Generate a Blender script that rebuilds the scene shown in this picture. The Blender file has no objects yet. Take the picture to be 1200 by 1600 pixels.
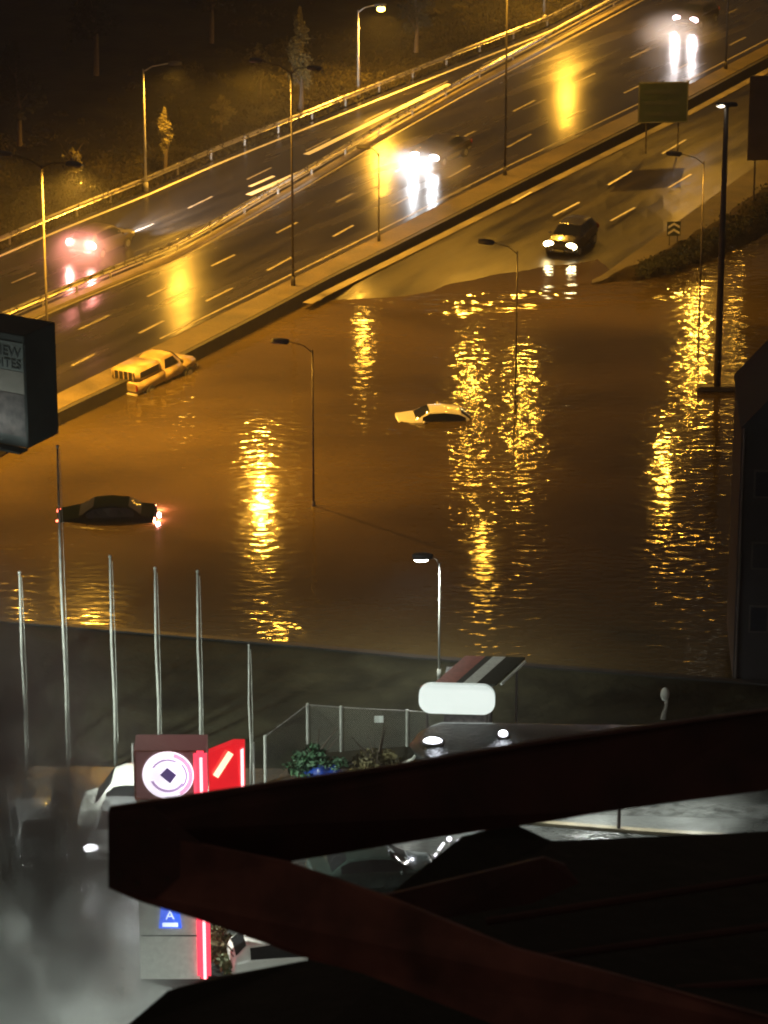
import bpy, bmesh, math, random
from mathutils import Vector, Matrix, noise as mnoise
random.seed(7)
R = math.radians
SC = bpy.context.scene
COL = SC.collection
# ------------------------------------------------------------------ camera
CH, PITCH, F = 53.0, R(20), 5550.0           # camera height, pitch, focal length in photograph pixels
cam = bpy.data.cameras.new('camera'); camo = bpy.data.objects.new('camera', cam); COL.objects.link(camo)
cam.sensor_fit = 'VERTICAL'; cam.sensor_height = 24; cam.lens = F/1600*24
camo.location = (0, 0, CH); camo.rotation_euler = (math.pi/2-PITCH, 0, 0)
cam.clip_start = 0.5; cam.clip_end = 6000
cam.dof.use_dof = True; cam.dof.focus_distance = 165; cam.dof.aperture_fstop = 1.6
SC.camera = camo
SC.view_settings.view_transform = 'Standard'; SC.view_settings.look = 'None'
SC.view_settings.exposure = 1.0; SC.view_settings.gamma = 1
SC.cycles.use_denoising = True
SC.cycles.sample_clamp_indirect = 6
SC.cycles.volume_step_rate = 0.6; SC.cycles.volume_bounces = 1
SC.cycles.filter_width = 2.0
# ------------------------------------------------------------------ night sky
W = bpy.data.worlds.new('World'); SC.world = W; W.use_nodes = True
nt = W.node_tree; bg = nt.nodes['Background']
sky = nt.nodes.new('ShaderNodeTexSky'); sky.sky_type = 'NISHITA'; sky.sun_disc = False
sky.sun_elevation = R(-4); sky.sun_rotation = R(140); sky.air_density = 1; sky.dust_density = 3
mixw = nt.nodes.new('ShaderNodeMix'); mixw.data_type = 'RGBA'; mixw.inputs[0].default_value = .75
mixw.inputs[7].default_value = (.34, .24, .17, 1)          # town glow on low cloud
nt.links.new(sky.outputs[0], mixw.inputs[6]); nt.links.new(mixw.outputs[2], bg.inputs[0])
bg.inputs[1].default_value = 0.09

CP, SP = math.cos(PITCH), math.sin(PITCH)
def ray(px, py):
    a, b = (px-600)/F, (800-py)/F
    return Vector((a, CP+b*SP, -SP+b*CP))
def P(px, py, z=0.0):                       # point at height z seen at photograph pixel
    d = ray(px, py); t = (z-CH)/d.z
    return Vector((0, 0, CH))+d*t
def PD(px, py, dep):
    return Vector((0, 0, CH))+ray(px, py)*dep
def top_z(base, py):                        # height above which a post at base ends at pixel row py
    d = ray(600, py)
    return CH+base.y*d.z/d.y

# ------------------------------------------------------------------ materials
M = {}
def nodes(name):
    m = bpy.data.materials.new(name); m.use_nodes = True; M[name] = m
    return m, m.node_tree, m.node_tree.nodes['Principled BSDF']
def mat(name, col, rough=.5, metal=0, var=.25, scale=6, bump=0, bscale=20, spec=.5, coat=0, rvar=0, stretch=(1, 1, 1), rot=0):
    m, t, b = nodes(name)
    tc = t.nodes.new('ShaderNodeTexCoord'); mp = t.nodes.new('ShaderNodeMapping'); mp.inputs['Scale'].default_value = stretch
    vr = t.nodes.new('ShaderNodeVectorRotate'); vr.rotation_type = 'Z_AXIS'; vr.inputs['Angle'].default_value = -R(rot)
    t.links.new(tc.outputs['Object'], vr.inputs['Vector']); t.links.new(vr.outputs[0], mp.inputs[0])
    n = t.nodes.new('ShaderNodeTexNoise'); n.inputs['Scale'].default_value = scale; n.inputs['Detail'].default_value = 6
    t.links.new(mp.outputs[0], n.inputs['Vector'])
    r = t.nodes.new('ShaderNodeValToRGB'); r.color_ramp.elements[0].position = .3; r.color_ramp.elements[1].position = .7
    r.color_ramp.elements[0].color = [c*(1-var) for c in col]+[1]; r.color_ramp.elements[1].color = [min(1, c*(1+var)) for c in col]+[1]
    t.links.new(n.outputs[0], r.inputs[0]); t.links.new(r.outputs[0], b.inputs['Base Color'])
    b.inputs['Roughness'].default_value = rough; b.inputs['Metallic'].default_value = metal
    b.inputs['Specular IOR Level'].default_value = spec; b.inputs['Coat Weight'].default_value = coat; b.inputs['Coat Roughness'].default_value = .08
    if rvar:
        mr = t.nodes.new('ShaderNodeMapRange'); mr.inputs[1].default_value = .35; mr.inputs[2].default_value = .65
        mr.inputs[3].default_value = max(.02, rough-rvar); mr.inputs[4].default_value = rough+rvar
        t.links.new(n.outputs[0], mr.inputs[0]); t.links.new(mr.outputs[0], b.inputs['Roughness'])
    if bump:
        n2 = t.nodes.new('ShaderNodeTexNoise'); n2.inputs['Scale'].default_value = bscale; n2.inputs['Detail'].default_value = 4
        t.links.new(mp.outputs[0], n2.inputs['Vector'])
        bm_ = t.nodes.new('ShaderNodeBump'); bm_.inputs['Strength'].default_value = 1; bm_.inputs['Distance'].default_value = bump
        t.links.new(n2.outputs[0], bm_.inputs['Height']); t.links.new(bm_.outputs[0], b.inputs['Normal'])
    return m
def emit(name, col, s, base=(.8, .8, .8)):
    m, t, b = nodes(name)
    b.inputs['Base Color'].default_value = (*base, 1); b.inputs['Emission Color'].default_value = (*col, 1); b.inputs['Emission Strength'].default_value = s
    b.inputs['Roughness'].default_value = .2
    return m
HW = (1/1.0, 1/1.0, 1)
mat('asphalt', (.016, .014, .0135), .25, var=.6, scale=.8, bump=.012, bscale=2.2, rvar=.05, stretch=(.12, 1, 1), rot=60)
mat('asphalt_service', (.012, .009, .006), .40, var=.9, scale=.7, bump=.02, bscale=1.6, rvar=.1, stretch=(.14, 1, 1), rot=60, spec=.28)
mat('verge', (.062, .046, .02), .75, var=.45, scale=.8, bump=.04, bscale=5)
mat('gutter', (.16, .135, .09), .5, var=.3, scale=.7, bump=.01, rvar=.15)
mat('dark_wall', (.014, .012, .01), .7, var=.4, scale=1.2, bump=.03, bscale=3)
mat('grass_dark', (.016, .015, .008), .95, var=.7, scale=.45, bump=.15, bscale=1.5, spec=.1)
mat('mud', (.10, .065, .03), .45, var=.5, scale=.3, bump=.08, bscale=1.4, rvar=.2)
mat('earth', (.03, .022, .014), .9, var=.6, scale=.8, bump=.2, bscale=2.5, spec=.1)
mat('forecourt', (.04, .042, .04), .42, var=.5, scale=.5, bump=.03, bscale=5, rvar=.15)
mat('paint_white', (.75, .73, .68), .45, var=.12, scale=3)
mat('paint_worn', (.24, .22, .19), .45, var=.35, scale=2)
mat('galv', (.36, .34, .31), .33, metal=.85, var=.25, scale=2, rvar=.1)
mat('pole_grey', (.32, .31, .29), .5, metal=.2, var=.3, scale=3, rvar=.12)
mat('pole_dim', (.04, .033, .025), .6, var=.3, scale=2)
mat('pole_dark', (.06, .05, .045), .55, var=.3, scale=2)
mat('pole_pale', (.36, .37, .33), .5, var=.25, scale=3)
mat('lamp_housing', (.09, .085, .08), .5)
mat('black_paint', (.022, .032, .028), .18, coat=.6, var=.2)
mat('white_car', (.62, .61, .57), .25, coat=.5, var=.06, scale=1)
mat('grey_car', (.06, .05, .045), .35, coat=.4)
mat('silver_car', (.30, .30, .31), .3, metal=.5, coat=.4, var=.06, scale=1)
mat('dark_car', (.025, .022, .022), .2, coat=.6, var=.1)
mat('red_car', (.22, .03, .03), .3, coat=.4)
mat('car_glass', (.010, .011, .012), .06, var=.2, spec=.8)
mat('sunk_car', (.002, .0035, .003), .9, spec=0)
mat('dirty_cream', (.26, .19, .09), .5, var=.45, scale=1.6)
mat('rubber', (.015, .015, .015), .8)
mat('rim', (.4, .4, .4), .35, metal=.8)
mat('trim', (.02, .02, .02), .5)
mat('board_side', (.035, .045, .042), .6, var=.3, scale=1)
mat('board_grey', (.18, .17, .145), .6, var=.12, scale=1.5)
mat('board_teal', (.13, .155, .145), .6, var=.12, scale=1.5)
mat('board_photo', (.055, .045, .042), .6, var=.9, scale=2.4)
mat('letters_dark', (.03, .04, .04), .6)
mat('sign_grey', (.10, .075, .065), .7, var=.3, scale=1)
mat('sign_green', (.02, .035, .026), .6, var=.25, scale=2)
mat('sign_pale', (.16, .16, .14), .5)
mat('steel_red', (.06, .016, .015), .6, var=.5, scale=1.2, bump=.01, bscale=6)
mat('steel_red_lit', (.19, .068, .055), .65, var=.5, scale=1.5, bump=.01, bscale=6)  # paler copy of the red, the lower beam's light put into the colour
mat('roof_dark', (.012, .013, .009), .75, var=.6, scale=.6, bump=.05, bscale=3)
mat('wet_black', (.008, .010, .009), .22, var=.6, scale=2, bump=.07, bscale=9, spec=.6)
mat('wet_paving', (.05, .052, .05), .16, var=.5, scale=2, bump=.06, bscale=6)
mat('sign_white', (.72, .78, .74), .45, var=.05); emit('sign_lit', (.86, 1, .93), .27)
mat('stripe_red', (.42, .14, .10), .55, var=.2)
mat('stripe_white', (.80, .84, .78), .5, var=.12)
mat('stripe_dark', (.03, .035, .022), .6)
mat('kiosk_side', (.10, .09, .09), .5, var=.5)
mat('blue_tarp', (.008, .035, .22), .35, var=.5, scale=2, bump=.06, bscale=3)
mat('tower_wall', (.018, .017, .020), .8, var=.4, scale=.8)
mat('tower_roof', (.010, .012, .018), .6, var=.4, scale=.7)
mat('tower_glass', (.015, .018, .028), .1)
mat('leaf', (.055, .075, .022), .7, var=.5, scale=2)
mat('dry_grass', (.028, .023, .010), .95, var=.5, scale=.3, spec=.1)
mat('leaf_olive', (.10, .085, .03), .7, var=.5, scale=2)
mat('leaf_under', (.035, .030, .012), .9, var=.6, scale=.4, spec=.1)
mat('leaf_dark', (.012, .014, .007), .9, var=.5, scale=2)
mat('leaf_green', (.02, .07, .025), .7, var=.4, scale=2)
mat('bark', (.06, .045, .03), .9)
emit('totem_box', (.55, .17, .17), .07, (.16, .11, .10))  # faint pink emission stands in for red light spilling onto the box
mat('totem_white', (.78, .82, .77), .5, var=.1)
mat('tail_off', (.15, .01, .01), .3)
emit('sodium_lens', (1, .50, .05), 25)
emit('white_lens', (1, .97, .88), 30)
emit('strip_lens', (.93, .88, 1), .9)
emit('mast_lens', (1, .85, .6), 4)
emit('glint_lens', (.85, .88, 1), 2.5)
emit('pink_lens', (1, .42, .42), 7)
emit('head_pink', (1, .62, .72), 14)
emit('head_lens', (.93, .95, 1), 22)
emit('head_warm', (1, .80, .40), 16)
emit('brake_lens', (1, .30, .14), 22, (.4, .02, .02))
emit('brake_dim', (1, .12, .07), 3.5, (.4, .02, .02))
emit('neon_red', (1, .05, .09), .95, (.4, .02, .02))
emit('neon_core', (1, .34, .36), 1.8)
emit('red_panel', (1, .02, .03), .38, (.3, .02, .02))
emit('neon_flash', (1, .50, .30), 1.3)
emit('logo_white', (.95, .86, 1), .85)
emit('logo_mauve', (.62, .38, .78), .45)
emit('logo_pink', (1, .42, .72), .55)
emit('logo_purple', (.20, .12, .42), .22, (.1, .05, .2))
emit('neon_blue', (.03, .13, .95), .7, (.02, .05, .3))
emit('neon_pale', (.62, .75, 1), .9)

# mesh fence material: see-through wire netting (a real pattern of holes)
m, t, b = nodes('wire_net'); m.blend_method = 'HASHED'
b.inputs['Base Color'].default_value = (.34, .36, .31, 1); b.inputs['Metallic'].default_value = .3; b.inputs['Roughness'].default_value = .5
tc = t.nodes.new('ShaderNodeTexCoord')
sxyz = t.nodes.new('ShaderNodeSeparateXYZ'); t.links.new(tc.outputs['UV'], sxyz.inputs[0])
def mth(t, op, a, bb=None):
    n = t.nodes.new('ShaderNodeMath'); n.operation = op
    for i, v in enumerate((a, bb)):
        if v is None: continue
        if isinstance(v, (int, float)): n.inputs[i].default_value = v
        else: t.links.new(v, n.inputs[i])
    return n.outputs[0]
u1 = mth(t, 'ADD', sxyz.outputs[0], sxyz.outputs[1]); u2 = mth(t, 'SUBTRACT', sxyz.outputs[0], sxyz.outputs[1])
f1 = mth(t, 'LESS_THAN', mth(t, 'FRACT', mth(t, 'MULTIPLY', u1, 12)), .13)
f2 = mth(t, 'LESS_THAN', mth(t, 'FRACT', mth(t, 'MULTIPLY', u2, 12)), .13)
t.links.new(mth(t, 'MAXIMUM', f1, f2), b.inputs['Alpha'])

# flood water: muddy body under a rippled mirror surface; ruffled only where the current runs
m, t, b = nodes('flood_water')
tc = t.nodes.new('ShaderNodeTexCoord')
def nz(scale, detail=2, st=(1, 1, 1), rough=.5, rot=0):
    mp = t.nodes.new('ShaderNodeMapping'); mp.inputs['Scale'].default_value = st; mp.inputs['Rotation'].default_value = (0, 0, rot)
    t.links.new(tc.outputs['Object'], mp.inputs[0])
    n = t.nodes.new('ShaderNodeTexNoise'); n.inputs['Scale'].default_value = scale; n.inputs['Detail'].default_value = detail; n.inputs['Roughness'].default_value = rough
    t.links.new(mp.outputs[0], n.inputs['Vector']); return n.outputs[0]
cl = nz(.045, 4, (1, 1.6, 1))
rr = t.nodes.new('ShaderNodeValToRGB'); rr.color_ramp.elements[0].position = .34; rr.color_ramp.elements[1].position = .66
rr.color_ramp.elements[0].color = (.026, .019, .008, 1); rr.color_ramp.elements[1].color = (.092, .064, .025, 1)
t.links.new(cl, rr.inputs[0]); t.links.new(rr.outputs[0], b.inputs['Base Color'])
b.inputs['Roughness'].default_value = .09; b.inputs['IOR'].default_value = 1.33
chop = nz(2.1, 1, (.60, 1.15, 1), .4, .06)
chop2 = nz(4.6, 1, (.6, 1.1, 1), .5, -.12)
patch = nz(.06, 2, (.8, 1, 1))
amp = t.nodes.new('ShaderNodeMapRange'); amp.inputs[1].default_value = .38; amp.inputs[2].default_value = .56; amp.inputs[3].default_value = .40; amp.inputs[4].default_value = 1.0
t.links.new(patch, amp.inputs[0])
hsum = mth(t, 'ADD', chop, mth(t, 'MULTIPLY', chop2, .15))
hh = mth(t, 'MULTIPLY', hsum, amp.outputs[0])
bp = t.nodes.new('ShaderNodeBump'); bp.inputs['Strength'].default_value = 1; bp.inputs['Distance'].default_value = .045
t.links.new(hh, bp.inputs['Height']); t.links.new(bp.outputs[0], b.inputs['Normal'])

# ------------------------------------------------------------------ helpers
def tag(o, label=None, cat=None, group=None, kind=None):
    if label: o['label'] = label
    if cat: o['category'] = cat
    if group: o['group'] = group
    if kind: o['kind'] = kind
    return o
def empty(name, loc, rz=0):
    o = bpy.data.objects.new(name, None); COL.objects.link(o); o.location = loc; o.rotation_euler = (0, 0, rz); o.empty_display_size = .2
    return o
class MB:
    def __init__(s): s.bm = bmesh.new()
    def box(s, c, d, rz=0, bev=0, mi=0):
        b_ = bmesh.new(); bmesh.ops.create_cube(b_, size=1)
        for v in b_.verts: v.co = Vector((v.co.x*d[0], v.co.y*d[1], v.co.z*d[2]))
        if bev: bmesh.ops.bevel(b_, geom=b_.edges[:], offset=bev, segments=2, affect='EDGES')
        mt = Matrix.Translation(c) @ Matrix.Rotation(rz, 4, 'Z')
        s._add(b_, mt, mi); return s
    def _add(s, b_, mt, mi=0):
        vs = {}
        for v in b_.verts: vs[v] = s.bm.verts.new(mt @ v.co)
        for f in b_.faces:
            try: nf = s.bm.faces.new([vs[v] for v in f.verts]); nf.material_index = mi
            except ValueError: pass
        b_.free()
    def tube(s, pts, rad, n=10, cap=True):
        pts = [Vector(p) for p in pts]; rings = []
        if not isinstance(rad, (list, tuple)): rad = [rad]*len(pts)
        for i, p in enumerate(pts):
            d = (pts[min(i+1, len(pts)-1)]-pts[max(i-1, 0)]).normalized()
            a = d.cross(Vector((0, 0, 1)) if abs(d.z) < .9 else Vector((1, 0, 0))).normalized(); b_ = d.cross(a)
            rings.append([s.bm.verts.new(p+(a*math.cos(2*math.pi*k/n)+b_*math.sin(2*math.pi*k/n))*rad[i]) for k in range(n)])
        for r0, r1 in zip(rings, rings[1:]):
            for k in range(n): s.bm.faces.new((r0[k], r0[(k+1) % n], r1[(k+1) % n], r1[k]))
        if cap:
            s.bm.faces.new(rings[0][::-1]); s.bm.faces.new(rings[-1])
        return s
    def ell(s, c, d, seg=14, mt=None):
        b_ = bmesh.new(); bmesh.ops.create_uvsphere(b_, u_segments=seg, v_segments=seg//2+2, radius=1)
        s._add(b_, (Matrix.Translation(c) @ (mt or Matrix.Identity(4)) @ Matrix.Diagonal((*d, 1)))); return s
    def poly(s, pts, mi=0):
        f = s.bm.faces.new([s.bm.verts.new(p) for p in pts]); f.material_index = mi; return s
    def slab(s, pts, off):                       # closed outline extruded by a vector
        off = Vector(off); a = [s.bm.verts.new(Vector(p)) for p in pts]; b_ = [s.bm.verts.new(Vector(p)+off) for p in pts]
        s.bm.faces.new(a); s.bm.faces.new(b_[::-1]); n = len(a)
        for i in range(n): s.bm.faces.new((a[i], b_[i], b_[(i+1) % n], a[(i+1) % n]))
        return s
    def build(s, name, m, parent=None, smooth=False, loc=None):
        bmesh.ops.recalc_face_normals(s.bm, faces=s.bm.faces[:])
        me = bpy.data.meshes.new(name); s.bm.to_mesh(me); s.bm.free()
        for mm in (m if isinstance(m, (list, tuple)) else [m]): me.materials.append(M[mm])
        if smooth:
            for p in me.polygons: p.use_smooth = True
        o = bpy.data.objects.new(name, me); COL.objects.link(o)
        if parent is not None: o.parent = parent
        if loc is not None: o.location = loc
        return o
def text_mesh(name, s, size, m, parent, mtx, ext=.01, align='CENTER'):
    cu = bpy.data.curves.new(name, 'FONT'); cu.body = s; cu.size = size; cu.extrude = ext; cu.align_x = align; cu.align_y = 'CENTER'
    tmp = bpy.data.objects.new('tmp', cu); COL.objects.link(tmp); bpy.context.view_layer.update()
    me = bpy.data.meshes.new_from_object(tmp.evaluated_get(bpy.context.evaluated_depsgraph_get()))
    bpy.data.objects.remove(tmp); me.name = name; me.materials.clear(); me.materials.append(M[m])
    o = bpy.data.objects.new(name, me); COL.objects.link(o); o.parent = parent; o.matrix_local = mtx; return o
def copy_tree(o, parent=None):
    c = o.copy(); COL.objects.link(c)
    if parent is not None: c.parent = parent
    for ch in list(o.children): copy_tree(ch, c)
    return c
def lerp(L, x):
    if x <= L[0][0]: (x0, y0), (x1, y1) = L[0], L[1]
    elif x >= L[-1][0]: (x0, y0), (x1, y1) = L[-2], L[-1]
    else:
        for (x0, y0), (x1, y1) in zip(L, L[1:]):
            if x0 <= x <= x1: break
    return y0+(y1-y0)*(x-x0)/(x1-x0)
def ribbon(name, xs, A, B, zA, zB, m, skirt=0, rows=1, jit=0, parent=None):
    """ground strip between two lines; heights may be functions of x"""
    s = MB(); g = []
    fa = zA if callable(zA) else (lambda x: zA); fb = zB if callable(zB) else (lambda x: zB)
    for x in xs:
        a = P(x, lerp(A, x), fa(x)); b_ = P(x, lerp(B, x), fb(x)); col = []
        for k in range(rows+1):
            p = a.lerp(b_, k/rows)
            if jit and 0 < k < rows: p.z += jit*(mnoise.noise(p*.12)+.5*mnoise.noise(p*.4))
            col.append(s.bm.verts.new(p))
        g.append(col)
    for c0, c1 in zip(g, g[1:]):
        for k in range(rows): s.bm.faces.new((c0[k], c0[k+1], c1[k+1], c1[k]))
    if skirt:
        for idx in (0, rows):
            low = [s.bm.verts.new(c[idx].co-Vector((0, 0, skirt))) for c in g]
            for i in range(len(g)-1): s.bm.faces.new((g[i][idx], g[i+1][idx], low[i+1], low[i]))
    o = s.build(name, m, parent)
    return o
def frange(a, b_, n): return [a+(b_-a)*i/n for i in range(n+1)]
def plus(L, d): return [(x, y+d) for x, y in L]

# ------------------------------------------------------------------ the lines of the place
FAR = [(-400, 568), (-200, 480), (0, 393), (100, 350), (225, 300), (350, 245), (450, 205), (600, 145), (725, 95), (860, 42), (930, 4), (1100, -88), (1500, -300)]
MED = [(-400, 672), (-200, 590), (0, 507), (133, 450), (270, 394), (325, 365), (400, 322), (500, 264), (600, 204), (725, 134), (860, 62), (980, -2), (1100, -66), (1500, -275)]
V1 = [(-400, 853), (113, 603), (400, 463), (627, 350), (790, 268), (1080, 130), (1200, 68), (1500, -80)]
V2 = [(-400, 885), (113, 632), (287, 552), (400, 494), (517, 432), (633, 375), (790, 296), (1085, 150), (1200, 88), (1500, -60)]
xs = frange(-400, 1500, 76)
HZ = .50
# ground and water
s = MB(); s.poly([(-3000, -300, -.6), (3000, -300, -.6), (3000, 5000, -.6), (-3000, 5000, -.6)]); tag(s.build('ground', 'grass_dark'), kind='structure')
s = MB(); s.poly([(-110, P(0, 1150).y, 0), (110, P(0, 1150).y, 0), (110, P(0, -60).y, 0), (-110, P(0, -60).y, 0)]); wat = tag(s.build('flood_water', 'flood_water'), kind='structure')
# highway
tag(ribbon('far_carriageway', xs, FAR, MED, HZ, HZ, 'asphalt', .8), kind='structure')
tag(ribbon('near_carriageway', xs, plus(MED, 9), V1, HZ, HZ, 'asphalt', .8), kind='structure')
tag(ribbon('median_strip', xs, plus(MED, .5), plus(MED, 8.5), HZ+.13, HZ+.13, 'gutter', .8), kind='structure')
tag(ribbon('verge', xs, plus(V1, .6), plus(V2, -3), HZ+.12, HZ+.12, 'verge', .9, rows=3, jit=.04), kind='structure')
# far field rising to a dark hillside
BACK = [(-400, 100), (1500, -700)]
s = MB(); g = []
for x in frange(-700, 1500, 60):
    col = []; y0 = lerp(FAR, x)-3; base = P(x, y0, HZ-.05)
    for k in range(26):
        d = (k/25)**1.8*420
        p = Vector((base.x-d*.55*.3, base.y+d, 0)); p.z = HZ-.05+(max(0, d-8)*.028)+(.9*mnoise.noise(p*.06)+.25*mnoise.noise(p*.3))*min(1, d/12)
        col.append(s.bm.verts.new(p))
    g.append(col)
for c0, c1 in zip(g, g[1:]):
    for k in range(25): s.bm.faces.new((c0[k], c1[k], c1[k+1], c0[k+1]))
tag(s.build('hillside', 'grass_dark', smooth=True), kind='structure')
# painted lines, with streaks of headlight laid as white strips
def dash(a, b_, w=.16, z=HZ, m='paint_worn', nm='lane_marking'):
    A_, B_ = P(*a, z+.005), P(*b_, z+.005); d = (B_-A_).normalized(); n = Vector((-d.y, d.x, 0))*w/2
    s = MB(); s.poly([A_-n, B_-n, B_+n, A_+n]); return tag(s.build(nm, m), kind='structure')
LA = [(-400, 775), (123, 515), (170, 495), (367, 400), (465, 347), (550, 302), (835, 155), (985, 118), (1150, 30), (1500, -150)]
LA = [(-400, 770), (123, 515), (260, 449), (367, 398), (465, 347), (550, 303), (835, 157), (985, 90), (1150, 15), (1500, -150)]
for x0, x1 in ((12, 52), (123, 170), (230, 262), (330, 367), (432, 465), (525, 552), (618, 650), (710, 742), (802, 836), (900, 930), (985, 1015), (1070, 1098), (1135, 1152)):
    dash((x0, lerp(LA, x0)), (x1, lerp(LA, x1)))
for x0, x1 in ((10, 45), (112, 147), (217, 256), (322, 363), (418, 456), (520, 552), (612, 645), (700, 735), (792, 830), (885, 915), (975, 1000), (1060, 1085), (1140, 1165)):
    dash((x0, lerp(LA, x0)+51), (x1, lerp(LA, x1)+50))
FM = [(x, (lerp(FAR, x)*.5+lerp(MED, x)*.5)) for x in range(-400, 1500, 50)]
for x0 in range(-350, 800, 92): dash((x0, lerp(FM, x0)), (x0+38, lerp(FM, x0+38)), .13)
def line(nm, L, w, m, z=HZ, x0=-400, x1=1500, n=60):
    s = MB(); r = []
    X = frange(x0, x1, n); pts = [P(x, lerp(L, x), z+.005) for x in X]
    for i, p in enumerate(pts):
        d = (pts[min(i+1, n)]-pts[max(i-1, 0)]).normalized(); nn = Vector((-d.y, d.x, 0))*w/2
        r.append((s.bm.verts.new(p-nn), s.bm.verts.new(p+nn)))
    for a, b_ in zip(r, r[1:]): s.bm.faces.new((a[0], b_[0], b_[1], a[1]))
    return tag(s.build(nm, m), kind='structure')
line('edge_or_streak', plus(FAR, 7), .22, 'paint_white'); line('edge_or_streak', plus(MED, -5), .16, 'paint_worn')
line('edge_or_streak', plus(V1, -7), .13, 'paint_worn', x0=250); line('edge_or_streak', plus(MED, 15), .16, 'paint_worn')
line('edge_or_streak', [(470, 245), (490, 236), (700, 132), (760, 108)], .42, 'paint_white', x0=478, x1=702, n=20)  # white strip standing in for a streak of headlight on the wet road
line('edge_or_streak', [(380, 308), (500, 256)], .42, 'paint_white', x0=388, x1=500, n=12)  # second strip, also a light streak laid as colour
line('edge_or_streak', [(380, 296), (430, 274)], .25, 'paint_white', x0=390, x1=428, n=6)  # short strip, light streak laid as colour
# retaining wall along the near side of the highway
def wall_along(L, x0, x1, th, z0, z1, nm, m, n=50):
    s = MB(); r = []; X = frange(x0, x1, n); pts = [P(x, lerp(L, x), z1) for x in X]
    for i, p in enumerate(pts):
        d = (pts[min(i+1, n)]-pts[max(i-1, 0)]).normalized(); nn = Vector((-d.y, d.x, 0))*th/2
        r.append([s.bm.verts.new(Vector((q.x, q.y, zz))) for q, zz in ((p-nn, z0), (p-nn, z1), (p+nn, z1), (p+nn, z0))])
    for a, b_ in zip(r, r[1:]):
        for k in range(3): s.bm.faces.new((a[k], a[k+1], b_[k+1], b_[k]))
    s.bm.faces.new(r[0]); s.bm.faces.new(r[-1][::-1])
    return s.build(nm, m)
tag(wall_along(V2, -400, 1500, .25, -.6, HZ+.17, 'retaining_wall', 'dark_wall'), 'long dark retaining wall between highway verge and flood water', 'wall')  # near-black colour puts the shade of its near face into the material
# guard rails
def guard_rail(L, x0, x1, label, step=26, h=.72):
    base = P((x0+x1)/2, lerp(L, (x0+x1)/2), HZ); root = tag(empty('guard_rail', base), label, 'guard rail')
    s = MB(); n = int((x1-x0)/step); X = frange(x0, x1, n); pts = [P(x, lerp(L, x), HZ)-base for x in X]
    prof = [(-.03, -.15), (.05, -.10), (-.03, -.02), (-.03, .02), (.05, .10), (-.03, .15)]
    r = []
    for i, p in enumerate(pts):
        d = (pts[min(i+1, n)]-pts[max(i-1, 0)]).normalized(); nn = Vector((d.y, -d.x, 0))
        r.append([s.bm.verts.new(p+nn*(a*1.2)+Vector((0, 0, h-.15+c))) for a, c in prof])
    for a, b_ in zip(r, r[1:]):
        for k in range(5): s.bm.faces.new((a[k], a[k+1], b_[k+1], b_[k]))
    ra = s.build('rail', 'galv', root)
    md = ra.modifiers.new('t', 'SOLIDIFY'); md.thickness = .015
    for p in pts[::2][:60]:
        MB().box((0, 0, h/2), (.1, .14, h)).build('post', 'galv', root, loc=p+Vector((0, .14, 0)))
    return root
guard_rail(plus(FAR, -3), -300, 960, 'long steel guard rail along the far grassy edge of the highway')
guard_rail(plus(MED, 4), -300, 1300, 'steel guard rail running down the middle of the highway between carriageways')
# service road entering the flood
SH = [(400, 520), (480, 476), (560, 474), (620, 470), (700, 462), (780, 456), (850, 434), (930, 438), (1040, 360), (1200, 245), (1500, 30)]
RE = [(850, 445), (930, 437), (1040, 360), (1200, 245), (1500, 30)]
def mixz(x): return .30 if x > 560 else .30*(max(0, x-470)/90)-.02*(x < 480)
SA = plus(V2, 20)
def shz(x): return -.05 if x < 940 else min(.35, -.05+(x-940)*.004)
tag(ribbon('service_road', frange(470, 1500, 80), SA, SH, mixz, shz, 'asphalt_service', rows=10, jit=.06), kind='structure')
tag(line('gutter_strip', plus(V2, 22), .55, 'gutter', .33, 480, 1500), kind='structure')
for a, b_ in (((987, 267), (950, 289)), ((905, 316), (865, 337)), ((992, 324), (954, 345)), ((830, 300), (800, 317)), ((1072, 218), (1035, 240)), ((1080, 272), (1045, 293))):
    dash(a, b_, .15, .36, 'paint_white')
# churned water where the flood laps the road and swirls round the stranded cars
def churn(pts, nx, ny, fn):
    (a, b_, c_, d_) = [Vector((P(*q).x, P(*q).y, 0)) for q in pts]; s = MB(); g = []
    for i in range(nx+1):
        col = []
        for j in range(ny+1):
            u_, v_ = i/nx, j/ny; p = a.lerp(b_, u_).lerp(d_.lerp(c_, u_), v_); e = min(1, 6*min(u_, 1-u_, v_, 1-v_))
            p.z = .006-.012*(1-e)+e*fn(p); col.append(s.bm.verts.new(p))
        g.append(col)
    for c0, c1 in zip(g, g[1:]):
        for k in range(ny): s.bm.faces.new((c0[k], c1[k], c1[k+1], c0[k+1]))
    tag(s.build('churned_water', 'flood_water', smooth=True), kind='structure')
def chopfn(p): return .05*(1+mnoise.noise(Vector((p.x*.7+p.y*.5, p.y*1.5, 0))))+.035*mnoise.noise(Vector((p.x*1.6, p.y*3.2, 3)))
churn([(600, 466), (1075, 428), (1075, 470), (600, 500)], 110, 60, lambda p: chopfn(p)*.8)
for cx_, cy_, w_ in ((683, 655, 95), (168, 806, 115), (240, 606, 80)):
    c_ = Vector((P(cx_, cy_).x, P(cx_, cy_).y, 0))
    churn([(cx_-w_, cy_-30), (cx_+w_, cy_-30), (cx_+w_, cy_+38), (cx_-w_, cy_+38)], 80, 70, lambda p, c_=c_: .022*math.sin((p-c_).length*5.0+2*mnoise.noise(p*.6))*math.exp(-((p-c_).length-1.5)/2.2 if (p-c_).length > 1.5 else 0)+.012*mnoise.noise(p*2))
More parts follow.
